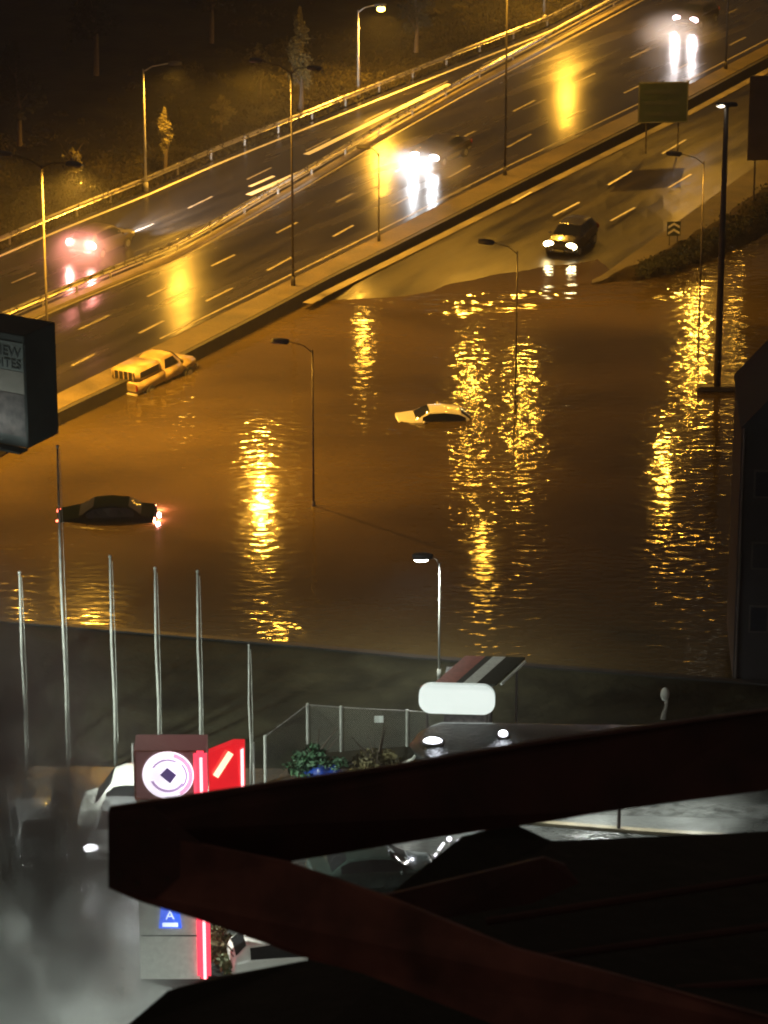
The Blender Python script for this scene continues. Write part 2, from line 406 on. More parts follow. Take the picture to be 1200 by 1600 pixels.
# pavement and kerb on the right
PB = [(900, 445), (930, 442), (1000, 415), (1040, 396), (1120, 350), (1200, 290), (1500, 110)]
def pz(x): return min(.42, .02+(x-930)*.004)
tag(ribbon('pavement', frange(925, 1500, 40), RE, PB, lambda x: pz(x)+.12, lambda x: pz(x)+.12, 'verge', .5, rows=4, jit=.03), kind='structure')
# earth bank with ragged top
BL = [(925, 446), (1000, 440), (1060, 428), (1130, 402), (1200, 368), (1500, 230)]
s = MB(); g = []
for x in frange(925, 1500, 110):
    a, b_ = P(x, lerp(PB, x), pz(x)), P(x, lerp(BL, x), -.1); col = []
    for k in range(13):
        u = k/12; p = a.lerp(b_, u); p.z += math.sin(u*math.pi)**.7*(.75*min(1, (x-915)/130))*(1+.5*mnoise.noise(p*.7)); p += Vector((0, .5*mnoise.noise(p*.9+Vector((5, 0, 0))), 0))*(0 < k < 12)
        col.append(s.bm.verts.new(p))
    g.append(col)
for c0, c1 in zip(g, g[1:]):
    for k in range(12): s.bm.faces.new((c0[k], c0[k+1], c1[k+1], c1[k]))
tag(s.build('earth_bank', 'earth', smooth=True), kind='structure')
# near embankment and forecourt
E = [(-500, 945), (0, 968), (460, 1006), (640, 1024), (1140, 1062), (1700, 1105)]
E2 = [(-500, 1180), (0, 1195), (400, 1200), (1200, 1200), (1700, 1200)]
tag(ribbon('embankment', frange(-500, 1700, 60), plus(E, 4), E2, .75, .35, 'grass_dark', rows=8, jit=.12), kind='structure')
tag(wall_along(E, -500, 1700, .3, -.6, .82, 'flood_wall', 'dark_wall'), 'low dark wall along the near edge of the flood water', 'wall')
tag(ribbon('forecourt', frange(-700, 1900, 20), plus(E2, 1), [(-700, 2300), (1900, 2300)], .40, .40, 'forecourt', .5), kind='structure')

# ------------------------------------------------------------------ lights
SOD = (1.0, .475, .045)
def spot(name, loc, power, col, rad, parent, size=150, blend=.6, rot=None):
    l = bpy.data.lights.new(name, 'SPOT'); l.energy = power; l.color = col; l.shadow_soft_size = rad; l.spot_size = R(size); l.spot_blend = blend
    o = bpy.data.objects.new(name, l); COL.objects.link(o); o.parent = parent; o.location = loc
    if rot is not None: o.rotation_euler = rot
    return o
def point(name, loc, power, col, rad, parent):
    l = bpy.data.lights.new(name, 'POINT'); l.energy = power; l.color = col; l.shadow_soft_size = rad
    o = bpy.data.objects.new(name, l); COL.objects.link(o); o.parent = parent; o.location = loc
    return o
def street_lamp(base_px, top_py, arms, z0, label, group, pm='pole_grey', power=1500, rad=.075, lens='sodium_lens', col=SOD, lr=.3, size=165, bulge=0):
    base = P(*base_px, z0); H = top_z(base, top_py)-z0
    root = tag(empty('street_lamp', base), label, 'street lamp', group)
    MB().tube([(0, 0, 0), (0, 0, H*.4), (0, 0, H)], [rad, rad*.8, rad*.55], 12).build('pole', pm, root, True)
    MB().tube([(0, 0, 0), (0, 0, .5)], rad*1.6, 12).build('base_collar', pm, root, True)
    for (dx, dy, on) in arms:
        L = math.hypot(dx, dy); a = math.atan2(dy, dx)
        pts = [(0, 0, H-.15), (dx*.35, dy*.35, H+.15), (dx, dy, H+.3)]
        MB().tube(pts, [rad*.5, rad*.42, rad*.4], 8).build('arm', pm, root, True)
        h = MB(); h.ell((0, 0, .02), (.42, .19, .09), 14); h.box((0, 0, -.05), (.74, .34, .14), 0, .03); hd = h.build('lamp_head', 'lamp_housing', root, True, loc=(dx+.3*math.cos(a), dy+.3*math.sin(a), H+.30)); hd.rotation_euler = (0, 0, a)
        MB().ell((.05, 0, -.115-bulge), (.27, .13, .02+bulge), 12).build('lens', lens if on else 'sign_pale', hd, True)
        if on: spot('lamp_light', (.05, 0, -.22-bulge), power*on, col, lr, hd, size)
    return root
u = Vector((-.86, .5)); # from the highway axis outwards
G1, G2, G3 = 'tall double lamps on the highway verge', 'short lamps beyond the highway', 'lamps standing in the flood water'
street_lamp((78, 640), 258, [(u.x*1.8, u.y*1.8, .10), (-u.x*1.5, -u.y*1.5, 1)], HZ+.1, 'tall pale verge lamp rising behind the billboard at left', G1, 'pole_dim', power=26000)
street_lamp((458, 446), 110, [(u.x*1.8, u.y*1.8, 1), (-u.x*1.1, -u.y*1.1, 0)], HZ+.1, 'tall verge lamp left of the white-lit car, above the flooded pickup', G1, 'pole_dim', power=11000)
street_lamp((789, 274), -82, [(u.x*1.8, u.y*1.8, 1), (-u.x*1.0, -u.y*1.0, .9)], HZ+.1, 'tall verge lamp right of the white-lit car, its top cut by the photo edge', G1, 'pole_dim', power=5000)
street_lamp((1134, 108), -330, [(u.x*1.2, u.y*1.2, 3.0), (-u.x*1.0, -u.y*1.0, .3)], HZ+.1, 'verge lamp at upper right beside the wall, mostly out of the photo', G1, 'pole_dim', power=3600)
street_lamp((228, 298), 108, [(1.5, .2, 1)], HZ, 'short lamp beyond the highway at left, nearest the pink-lit car', G2, power=4200, rad=.09)
street_lamp((560, 152), 16, [(1.1, .2, 1.5)], HZ, 'middle short lamp beyond the highway, glowing at the top photo edge', G2, power=6500, rad=.09, bulge=.16)
street_lamp((850, 34), -118, [(1.3, .2, 2)], HZ, 'farthest short lamp beyond the highway at top right', G2, power=3800, rad=.09)
street_lamp((592, 377), 240, [(-.55, .25, 1.0)], HZ+.1, 'low dim lamp added on the verge for its streak on the water', None, 'pole_dim', power=1300, rad=.05)  # lamp added only to make the reflected column on the water below
street_lamp((490, 800), 546, [(-1.1, .25, 1)], -.3, 'leftmost dark lamp in the water near the longest golden reflection', G3, 'pole_dark', power=700, rad=.055)
street_lamp((805, 648), 392, [(-1.15, .45, 1)], -.3, 'dark lamp in the water right of the submerged white car', G3, 'pole_dark', power=700, rad=.055)
street_lamp((1092, 512), 252, [(-1.2, .4, 1)], -.3, 'thin dark lamp in the water just left of the thick mast', G3, 'pole_dark', power=2000, rad=.05, lr=.2)
# thick dark mast with small bright lamp
b0 = P(1120, 620, -.3); H = top_z(b0, 165)+.3
root = tag(empty('light_mast', b0), 'thick dark mast standing in flood water with a small bright lamp on top', 'light mast')
MB().tube([(0, 0, 0), (0, 0, H*.5), (0, 0, H)], [.18, .15, .11], 16).build('pole', 'pole_dark', root, True)
MB().box((0, 0, .45), (1.9, .5, .25), 0, .05).build('base_bar', 'pole_dark', root)  # dark bar across the mast foot
MB().box((.0, 0, H+.05), (1.0, .35, .18), .1, .04).build('lamp_head', 'lamp_housing', root)
MB().ell((-.28, -.1, H+.02), (.22, .14, .09)).build('lens', 'mast_lens', root, True)
# pale lamp by the kiosk
street_lamp((686, 1064), 880, [(-.35, 0, 1)], .6, 'slim pale lamppost with a small white light behind the kiosk', None, 'pole_pale', power=1100, rad=.05, lens='white_lens', col=(.95, 1, .92), bulge=.05)

# ------------------------------------------------------------------ flagpoles
for i, (bx, by, ty, lab) in enumerate([(42, 1203, 897, 'leftmost pale flagpole, standing in the mist'), (107, 1220, 700, 'tallest pale flagpole, its top reaching the billboard'),
        (181, 1196, 872, 'pale flagpole rising behind the white van'), (249, 1182, 890, 'pale flagpole rising behind the round logo sign'),
        (314, 1184, 895, 'pale flagpole rising behind the red light tube of the sign'), (392, 1228, 1010, 'short thin flagpole right of the red lit sign')]):
    b0 = P(bx, by, .4); H = top_z(b0, ty)-.4; r = .05 if i < 5 else .035
    root = tag(empty('flagpole', b0), lab, 'flagpole', 'bare flagpoles along the forecourt')
    MB().tube([(0, 0, 0), (.02, 0, H*.3), (-.03, 0, H*.6), (0, 0, H)], [r*1.25, r*1.1, r, r*.75], 10).build('pole', 'pole_pale', root, True)
    MB().ell((0, 0, H+.05), (r*1.3, r*1.3, r*1.3), 8).build('finial', 'pole_pale', root, True)
    MB().tube([(r+.05, -.04, .9), (r+.06, -.05, H*.5), (r+.03, -.04, H-.1)], .012, 5).build('halyard', 'pole_pale', root)

# ------------------------------------------------------------------ vehicles
def smooth(L, x):
    for (a, b_) in zip(L, L[1:]):
        if a[0] <= x <= b_[0]:
            t_ = (x-a[0])/(b_[0]-a[0]); t_ = t_*.5+(t_*t_*(3-2*t_))*.5
            return [p+(q-p)*t_ for p, q in zip(a, b_)]
    return list(L[-1] if x > L[-1][0] else L[0])
SEDAN = dict(st=[(-2.22, .74, .40, .80, .84, .60), (-2.12, .85, .28, .96, 1.00, .70), (-1.62, .88, .22, .99, 1.03, .72), (-.98, .89, .20, 1.0, 1.40, .60), (-.25, .90, .20, .98, 1.46, .62),
                 (.42, .90, .20, .95, 1.40, .61), (1.15, .89, .20, .93, .98, .74), (1.90, .86, .22, .80, .86, .70), (2.12, .80, .28, .66, .70, .62), (2.20, .70, .36, .56, .58, .55)], rear=(-1.55, -1.02), front=(.47, 1.10), side=(-1.25, .80), wb=(-1.32, 1.36), hl=(2.06, .64, .66), tl=(-2.13, .68, .80))
HATCH = dict(st=[(-1.95, .76, .40, .88, .95, .62), (-1.86, .86, .28, .99, 1.10, .68), (-1.45, .87, .22, 1.0, 1.44, .62), (-.6, .88, .20, .99, 1.52, .64), (.3, .88, .20, .97, 1.47, .62),
                 (1.05, .88, .20, .95, 1.01, .72), (1.70, .85, .22, .82, .88, .68), (1.92, .78, .30, .64, .68, .60)], rear=(-1.83, -1.5), front=(.36, 1.0), side=(-1.4, .75), wb=(-1.2, 1.25), hl=(1.80, .64, .70), tl=(-1.87, .70, .86))
VAN = dict(st=[(-2.45, .84, .35, 1.05, 1.95, .74), (-2.38, .90, .28, 1.1, 2.05, .80), (-1.0, .92, .24, 1.1, 2.10, .82), (.9, .92, .24, 1.1, 2.08, .80), (1.25, .92, .24, 1.08, 1.98, .74), (1.95, .91, .24, 1.05, 1.12, .78),
                 (2.35, .88, .25, .95, 1.0, .74), (2.48, .80, .32, .7, .74, .66)], rear=(-2.44, -2.40), front=(1.32, 1.90), side=(-.2, 1.5), wb=(-1.45, 1.6), hl=(2.36, .66, .80), tl=(-2.42, .78, 1.05))
def car(kind, loc, rz, label, paint, head=None, tail=None, pitch=0, roll=0, name='car', cat='car', group=None, headpow=0, tailpow=0, beamcol=(1, 1, 1), lscale=1, cone=80, tilt=-84):
    K = dict(SEDAN=SEDAN, HATCH=HATCH, VAN=VAN)[kind]; st = K['st']
    root = tag(empty(name, loc, rz), label, cat, group); root.rotation_euler = (roll, pitch, rz)
    def sec(x):
        _, w, zl, zb, zt, tw = smooth(st, x)
        return [(0, zl), (w*.82, zl), (w*.97, zl+.10), (w, (zl+zb)/2), (w*.985, zb-.06), (w*.95, zb), (tw+(w*.95-tw)*.12, zt-.05*(zt-zb)-.0), (tw*.93, zt-.0), (tw*.6, zt+.025), (0, zt+.035)]
    x0, x1 = st[0][0], st[-1][0]; X = sorted(set([x0+(x1-x0)*i/44 for i in range(45)]+[q[0] for q in st]))
    s = MB(); rings = []
    for x in X:
        pr = sec(x); ring = [s.bm.verts.new((x, y, z)) for y, z in pr]+[s.bm.verts.new((x, -y, z)) for y, z in pr[-2:0:-1]]
        rings.append(ring)
    n = len(rings[0])
    for a, b_ in zip(rings, rings[1:]):
        for k in range(n): s.bm.faces.new((a[k], a[(k+1) % n], b_[(k+1) % n], b_[k]))
    s.bm.faces.new(rings[0][::-1]); s.bm.faces.new(rings[-1])
    s.build('body', paint, root, True)
    def glass(name, xa, xb, ia, ib, sgn, inset=.0, off=.012):
        s = MB(); N = 6; g = []
        for i in range(N+1):
            x = xa+(xb-xa)*i/N; pr = sec(x); A_ = Vector((x, sgn*pr[ia][0], pr[ia][1])); B_ = Vector((x, sgn*pr[ib][0], pr[ib][1]))
            g.append((A_, B_))
        for i in range(N):
            a0, b0_ = g[i]; a1, b1 = g[i+1]; nn = (a1-a0).cross(b0_-a0)
            if nn.length < 1e-6: continue
            nn.normalize()
            if nn.dot(Vector((0, sgn, .3))) < 0: nn = -nn
            s.poly([p+nn*off for p in (a0.lerp(b0_, .08), a1.lerp(b1, .08), a1.lerp(b1, .9), a0.lerp(b0_, .9))])
        return s.build(name, 'car_glass', root)
    for sg in (1, -1): glass('side_window', K['side'][0], K['side'][1], 5, 6, sg)
    def screen(name, xa, xb):
        s = MB(); g = []
        for i in range(7):
            x = xa+(xb-xa)*i/6; pr = sec(x)
            g.append([Vector((x, y*(.97), z)) for y, z in [pr[7], pr[8], pr[9]]]+[Vector((x, -y*.97, z)) for y, z in [pr[8], pr[7]]])
        v = [[s.bm.verts.new(p+Vector((.012 if xa > 0 else -.012, 0, .014))) for p in r_] for r_ in g]
        for a, b_ in zip(v, v[1:]):
            for k in range(4): s.bm.faces.new((a[k], a[k+1], b_[k+1], b_[k]))
        return s.build(name, 'car_glass', root, True)
    screen('windscreen', *K['front'])
    if kind == 'VAN': MB().box((x0-.015, 0, 1.5), (.02, 1.35, .5), 0, .005).build('rear_window', 'car_glass', root)
    else: screen('rear_window', *K['rear'])
    for x in K['wb']:
        for sg in (1, -1):
            w = MB().tube([(0, -.10, 0), (0, .10, 0)], .31, 20).build('wheel', 'rubber', root, loc=(x, sg*.83, .31))
            MB().tube([(0, sg*.095, 0), (0, sg*.115, 0)], .19, 14).build('rim', 'rim', w)
    for sg in (1, -1):
        hx, hy, hz = K['hl']; tx, ty, tz = K['tl']
        MB().ell((hx, sg*hy, hz), (.13, .17*lscale, .10*lscale), 12).build('headlight', head or 'rim', root, True)
        MB().ell((tx, sg*ty, tz), (.06, .13*lscale, .10*lscale), 12).build('taillight', tail or 'tail_off', root, True)
        if headpow:
            o = spot('beam', (hx+.2, sg*hy, hz), headpow, beamcol, .10, root, cone, .9, (0, R(tilt), 0)); o.name = 'headlight_beam'
        if tailpow: point('taillight_glow', (tx-.16, sg*ty, tz+.12), tailpow, (1, .30, .25), .09, root)
        MB().ell((K['side'][1]-.05, sg*1.0, smooth(st, K['side'][1])[3]+.06), (.06, .11, .07), 10).build('mirror', paint, root, True)
    _, w, zl, zb, zt, tw = smooth(st, x1-.05)
    MB().box((x1-.02, 0, .42), (.16, 1.45, .20), 0, .06).build('front_bumper', paint, root, True)
    MB().box((x0+.02, 0, .45), (.16, 1.5, .20), 0, .06).build('rear_bumper', paint, root, True)
    MB().box((x1+.065, 0, .45), (.012, .5, .11)).build('number_plate', 'sign_pale', root)
    MB().box((x0-.065, 0, .5), (.012, .5, .11)).build('number_plate', 'sign_pale', root)
    MB().box((x1+.02, 0, .60), (.05, .7, .09), 0, .01).build('grille', 'trim', root)
    return root
HD = math.atan2(.87, .5)        # highway direction away from the camera
def at(px, py, z): return P(px, py, z)
car('SEDAN', at(690, 250, HZ), HD+math.pi, 'car on the near carriageway with dazzling white headlights, middle of the photo', 'dark_car', 'head_lens', None, headpow=1000, beamcol=(.9, .95, 1), lscale=1.9, group='cars driving on the wet highway')
car('HATCH', at(1088, 38, HZ), HD+math.pi, 'car at top right with pinkish white headlights and long white reflections', 'dark_car', 'head_pink', None, headpow=1000, beamcol=(1, .90, .90), lscale=1.9, group='cars driving on the wet highway')
car('HATCH', at(158, 393, HZ), HD, 'silver car at left above the billboard with glowing pink rear lights', 'grey_car', None, 'pink_lens', tailpow=260, headpow=18000, beamcol=(1, .97, .95), cone=36, tilt=-88.5, lscale=2.2, group='cars driving on the wet highway')
car('HATCH', at(893, 388, .0), HD+math.pi+.12, 'dark car with warm yellow headlights at the edge of the flood', 'dark_car', 'head_warm', None, headpow=22, beamcol=(1, .72, .3), lscale=1.9, pitch=R(2))
car('SEDAN', at(166, 830, -.74), math.pi+.02, 'dark car sunk in flood water with a glowing red tail light', 'sunk_car', 'brake_dim', 'brake_lens', tailpow=130, lscale=1.5, roll=R(-3))
car('SEDAN', at(681, 682, -.99), math.pi+.10, 'pale car sunk to its windows in the golden flood water', 'white_car', pitch=R(-4.5))
# pickup with a barred load cage
def pickup(loc, rz):
    root = tag(empty('pickup_truck', loc, rz), 'cream pickup with a barred rear window stranded in the water by the highway verge', 'pickup truck')
    s = MB(); s.box((-1.35, 0, .82), (2.3, 1.75, .55), 0, .06); s.box((1.75, 0, .80), (1.25, 1.70, .50), 0, .12); s.box((.45, 0, .80), (1.6, 1.74, .58), 0, .08)
    s.build('body', 'dirty_cream', root, True)
    st = [(-.32, .74, 1.08, 1.62), (.1, .78, 1.08, 1.74), (.7, .77, 1.08, 1.70), (1.32, .80, 1.06, 1.10)]
    s = MB(); rings = []
    for i in range(13):
        x = -.32+i*1.64/12
        for a, b_ in zip(st, st[1:]):
            if a[0] <= x <= b_[0]+1e-6:
                q = (x-a[0])/(b_[0]-a[0]); _, w, zb, zt = [p_+(r_-p_)*q for p_, r_ in zip(a, b_)]; break
        rings.append([s.bm.verts.new(v) for v in ((x, w, zb), (x, w*.86, zt-.06), (x, w*.7, zt), (x, 0, zt+.04), (x, -w*.7, zt), (x, -w*.86, zt-.06), (x, -w, zb))])
    for a, b_ in zip(rings, rings[1:]):
        for k in range(6): s.bm.faces.new((a[k], a[k+1], b_[k+1], b_[k]))
    s.bm.faces.new(rings[0]); s.bm.faces.new(rings[-1][::-1]); s.build('cab', 'dirty_cream', root, True)
    MB().box((-.345, 0, 1.38), (.02, 1.1, .36), 0, .005).build('rear_window', 'car_glass', root)
    for sg in (1, -1): MB().slab([(-.15, sg*.775, 1.14), (.95, sg*.775, 1.14), (.62, sg*.70, 1.56), (-.05, sg*.70, 1.56)], (0, sg*.012, 0)).build('side_window', 'car_glass', root)
    MB().slab([(1.30, .68, 1.14), (1.30, -.68, 1.14), (.80, -.56, 1.66), (.80, .56, 1.66)], (.02, 0, .02)).build('windscreen', 'car_glass', root)
    cp = MB().box((-1.42, 0, 1.36), (1.98, 1.62, .60), 0, .10).build('canopy', 'dirty_cream', root, True)
    MB().box((-2.415, 0, 1.38), (.02, 1.30, .40), 0, .005).build('rear_window', 'car_glass', root)
    for k in range(5): MB().tube([(-2.44, -.56+k*.28, 1.17), (-2.44, -.56+k*.28, 1.59)], .030, 6).build('window_bar', 'dirty_cream', root)
    for sg in (1, -1): MB().box((-1.42, sg*.812, 1.40), (1.5, .012, .30)).build('canopy_window', 'car_glass', root)
    MB().box((-2.515, 0, .86), (.03, 1.5, .40), 0, .01).build('tailgate', 'dirty_cream', root)
    MB().box((-2.56, 0, .50), (.14, 1.7, .16), 0, .04).build('rear_bumper', 'gutter', root, True)
    MB().box((2.42, 0, .52), (.14, 1.66, .2), 0, .04).build('front_bumper', 'gutter', root, True)
    for sg in (1, -1):
        MB().box((-2.52, sg*.80, .86), (.04, .10, .3), 0, .01).build('taillight', 'tail_off', root); MB().ell((2.37, sg*.62, .85), (.05, .16, .1)).build('headlight', 'rim', root)
        MB().ell((.98, sg*.98, 1.22), (.05, .11, .09)).build('mirror', 'trim', root)
        for x in (-1.5, 1.65):
            w = MB().tube([(0, -.11, 0), (0, .11, 0)], .35, 18).build('wheel', 'rubber', root, loc=(x, sg*.80, .35)); MB().tube([(0, sg*.105, 0), (0, sg*.125, 0)], .2, 12).build('rim', 'rim', w)
    root.rotation_euler = (R(-2), R(-2), rz)
pickup(at(243, 606, -.42), HD-.05)

# ------------------------------------------------------------------ billboard at the left
def board_frame(c, w, h, d, rz): return c
bz0 = .4; bb = P(-82, 1150, bz0); BA = R(30)
root = tag(empty('billboard', bb, -BA), 'big boxy billboard with dark lettering on a pale face, cut by the left photo edge', 'billboard')
z1 = top_z(bb, 672); z2 = top_z(bb, 498); hgt = z2-z1; sc_ = F/(bb-Vector((0, 0, CH))).length
wd = 7.2; rx = (68-(-82))/sc_/math.cos(BA)
cx = rx-wd/2
MB().box((cx, .95, (z1+z2)/2-bz0), (wd, 1.9, hgt), 0, .03).build('cabinet', 'board_side', root)
fy = -.012
def panel(nm, za, zb, m, par=root, y=fy, x0=cx-wd/2+.08, x1=rx-.06):
    return MB().box(((x0+x1)/2, y, z1-bz0+(za+zb)/2*hgt), (x1-x0, .02, (zb-za)*hgt)).build(nm, m, par)
panel('upper_panel', .68, .93, 'board_teal'); panel('middle_panel', .48, .675, 'board_grey'); panel('photo_panel', .10, .475, 'board_photo')
mt = lambda x, z: Matrix.Translation((x, fy-.025, z1-bz0+z*hgt)) @ Matrix.Rotation(math.pi/2, 4, 'X')
text_mesh('lettering', 'STATION VIEW', .52, 'letters_dark', root, mt(rx-.14, .84), align='RIGHT')
text_mesh('lettering', 'HOTEL & SUITES', .48, 'letters_dark', root, mt(rx-.14, .735), align='RIGHT')
MB().box((cx, -.25, z1-bz0-.03), (wd, .5, .07)).build('catwalk', 'board_side', root)
for x in (cx-.5, cx+1.6, rx-.5):  # floods added to light the board face
    fl = MB().box((x, -1.55, z1-bz0-.1), (.4, .2, .14), 0, .03).build('added_flood', 'pole_dark', root); MB().tube([(x, 0, z1-bz0-.05), (x, -1.5, z1-bz0-.12)], .03, 6).build('bracket', 'pole_dark', fl)
    spot('added_flood_beam', (x, -1.5, z1-bz0+.05), 45, (.9, 1, .92), .12, fl, 130, .8, (R(145), 0, 0))
for x in (cx-2, cx+1.0): MB().tube([(x, .75, 0), (x, .75, z1-bz0)], .2, 14).build('leg', 'pole_dark', root, True)

# road signs at upper right
def road_board(base_px, top, bot, w, label, group, lines):
    b0 = P(*base_px, .5); zt, zb = top_z(b0, top), top_z(b0, bot)
    root = tag(empty('road_sign', b0, R(4)), label, 'road sign', group)
    MB().box((0, 0, (zt+zb)/2-.5), (w, .08, zt-zb), 0, .02).build('panel', 'sign_green' if lines else 'sign_grey', root)
    for sg in (-1, 1): MB().tube([(sg*w*.32, .08, 0), (sg*w*.32, .08, zt-.6)], .05, 8).build('post', 'pole_dark', root)
    if lines: 
        fr = MB(); H_ = zt-zb
        for z in (zb+.05, zt-.05): fr.box((0, -.047, z-.5), (w-.06, .012, .05))
        for x in (-w/2+.05, w/2-.05): fr.box((x, -.047, (zt+zb)/2-.5), (.05, .012, H_-.2))
        fr.build('border', 'sign_pale', root)
        for k in range(lines): MB().box((-.1, -.05, zb-.5+H_*(.22+.27*k)), (w*.72, .012, H_*.10)).build('text_band', 'letters_dark', root)
road_board((1034, 240), 128, 192, 3.0, 'dark road sign board with faint lines below the car at top right', 'road signs beside the highway', 3)
road_board((1200, 330), 118, 250, 2.6, 'tall blank dark sign board at the right photo edge', 'road signs beside the highway', 0)
# chevron sign
b0 = P(1052, 385, .45); root = tag(empty('chevron_sign', b0, R(8)), 'small black and white chevron sign on the bank beside the service road', 'chevron sign')
MB().box((0, 0, 1.0), (.75, .05, .8), 0, .01).build('panel', 'letters_dark', root)
for k in range(2):
    z = .78+k*.34; MB().slab([(-.32, -.03, z-.10), (0, -.03, z+.1), (.32, -.03, z-.10), (.32, -.03, z+.03), (0, -.03, z+.23), (-.32, -.03, z+.03)], (0, -.012, 0)).build('chevron', 'paint_white', root)
for sg in (-1, 1): MB().tube([(sg*.22, .05, -.3), (sg*.22, .05, 1.3)], .03, 6).build('post', 'pole_dark', root)

# ------------------------------------------------------------------ plants
def leaves(s, c, r, n, size, squash=1.0):
    for _ in range(n):
        d = Vector((random.gauss(0, 1), random.gauss(0, 1), random.gauss(0, 1))).normalized()*(random.random()**.45)
        p = Vector(c)+Vector((d.x*r[0], d.y*r[1], d.z*r[2])); a = Vector((random.gauss(0, 1), random.gauss(0, 1), random.gauss(0, 1))).normalized()
        b_ = a.orthogonal().normalized(); q = size*random.uniform(.5, 1.2)
        s.poly([p+a*q, p+b_*q*.5, p-a*q, p-b_*q*.5])
def tree(px, py, z0, H, w, label, m='leaf_olive', group='trees beyond the highway', n=16, dens=70, nm='tree', cat='tree', trunk_h=.3):
    b0 = P(px, py, z0); root = tag(empty(nm, b0), label, cat, group)
    t_ = MB(); t_.tube([(0, 0, -.3), (.08, 0, H*.35), (-.05, .05, H*.7), (0, 0, H*.92)], [.04*H**.7+.03, .10, .05, .02], 8)
    for k in range(7):
        z = H*random.uniform(.25, .7); a = random.uniform(0, 6.28); L = w*random.uniform(.4, .8); t_.tube([(0, 0, z), (math.cos(a)*L, math.sin(a)*L, z+L*1.3)], [.05, .012], 5)
    t_.build('trunk', 'bark', root)
    s = MB()
    for k in range(n):
        u_ = (k+.5)/n; z = H*(trunk_h+(1-trunk_h)*u_); ww = w*(math.sin(math.pi*min(1, .18+u_*.80))**.8)
        a = random.uniform(0, 6.28); rr_ = ww*random.uniform(.15, .62); leaves(s, (math.cos(a)*rr_, math.sin(a)*rr_, z), (ww*.5, ww*.5, H*.09), dens, .09+.02*w)
    s.build('crown', m, root)
    return root
tree(470, 175, 1.0, 6.2, 1.15, 'slender tree lit orange beside the tall lamp, upper middle', dens=110, n=20)
tree(258, 262, 1.0, 3.4, .55, 'small thin tree right of the short lamp at upper left', dens=60)
tree(405, 145, 1.6, 3.0, .8, 'faint small tree left of the slender orange-lit tree', dens=60)
tree(115, 270, 1.3, 1.4, .8, 'low bush at far left beyond the highway', dens=60, nm='bush', cat='bush', trunk_h=.05)
tree(345, 196, 1.4, 1.8, 1.0, 'low bush on the slope between two lamps', dens=60, nm='bush', cat='bush', trunk_h=.05)
tree(30, 220, 3.2, 5.5, 2.2, 'dark broad tree at the left photo edge on the hillside', 'leaf_dark', dens=110)
tree(150, 110, 6.5, 6.5, 2.6, 'dark broad tree near the top left on the hillside', 'leaf_dark', dens=110)
tree(330, 60, 6.0, 6.0, 2.4, 'dark broad tree near the top between two lamps', 'leaf_dark', dens=110)
tree(650, 75, 1.5, 4.5, 1.6, 'dark tree right of the glowing lamp at the top', 'leaf_dark', dens=90)
# grass tufts on the far slope: uncountable
s = MB()
for _ in range(16000):
    x = random.uniform(-60, 960); y = lerp(FAR, x)-8-abs(random.gauss(0, 38)); p = P(x, y, HZ+.15)
    d = max(0, (p.y-P(x, lerp(FAR, x)-3, HZ).y)); p.z = HZ-.08+max(0, d-8)*.028+(.9*mnoise.noise(Vector((p.x, p.y, 0))*.06))*min(1, d/12)
    for k in range(2):
        a = random.uniform(0, 6.28); h = random.uniform(.08, .28); w = .05; v = Vector((math.cos(a)*w, math.sin(a)*w, 0)); q = p+Vector((random.gauss(0, .2), random.gauss(0, .3), 0))
        s.poly([q-v, q+v, q+Vector((random.gauss(0, .1), random.gauss(0, .1), h))])
tag(s.build('rough_grass', 'dry_grass'), 'rough wet grass on the slope beyond the highway', 'grass', kind='stuff')
s = MB()
for _ in range(420):
    x = random.uniform(-60, 930); y = lerp(FAR, x)-14-abs(random.gauss(0, 95)); p = P(x, y, HZ+.3)
    d = max(0, (p.y-P(x, lerp(FAR, x)-3, HZ).y)); p.z = HZ+.1+max(0, d-8)*.028+(.9*mnoise.noise(Vector((p.x, p.y, 0))*.06))*min(1, d/12)
    q = random.uniform(.35, 1.1); leaves(s, p, (q*1.2, q, q*random.uniform(.3, .8)), 60, .10)
tag(s.build('undergrowth', 'leaf_under'), 'irregular low undergrowth scattered over the dark slope beyond the highway', 'undergrowth', kind='stuff')
# brush on the earth bank
s = MB()
for _ in range(260):
    x = random.uniform(1000, 1330); u_ = random.uniform(.0, .6); y = lerp(PB, x)*(1-u_)+lerp(BL, x)*u_; p = P(x, y, .9)
    leaves(s, p, (.5, .5, random.uniform(.12, .45)), 26, .09)
tag(s.build('brush', 'leaf_dark'), 'dark low brush covering the earth bank at right', 'brush', kind='stuff')

# ------------------------------------------------------------------ dark building at the right
b0 = P(1260, 1066, .6); root = tag(empty('dark_building', b0, R(-3)), 'unlit dark building with a sloping roof edge at the right photo edge', 'building')
zt = top_z(b0, 668)-.6; sc_ = F/(b0-Vector((0, 0, CH))).length; xl = -(1260-1146)/sc_
MB().box((xl+4, 3, zt/2), (8, 6, zt)).build('wall', 'tower_wall', root)
MB().slab([(xl-.06, -.25, zt+.0), (xl+1.7, -.25, zt+2.0), (xl+4, -.25, zt+3.1), (xl+8.1, -.25, zt+.1)], (0, 6.5, 0)).build('roof', 'tower_roof', root)
for i, (x, z) in enumerate([(.9, .25), (.9, .5), (.9, .78), (2.4, .25), (2.4, .5), (2.4, .78)]):
    w = MB().box((xl+x, -.02, zt*z), (.75, .05, 1.1)).build('window', 'pole_dark', root); MB().box((xl+x, -.05, zt*z), (.62, .02, .96)).build('pane', 'tower_glass', w)
MB().tube([(xl+.1, -.08, 0), (xl+.1, -.08, zt)], .05, 8).build('downpipe', 'pole_dark', root)
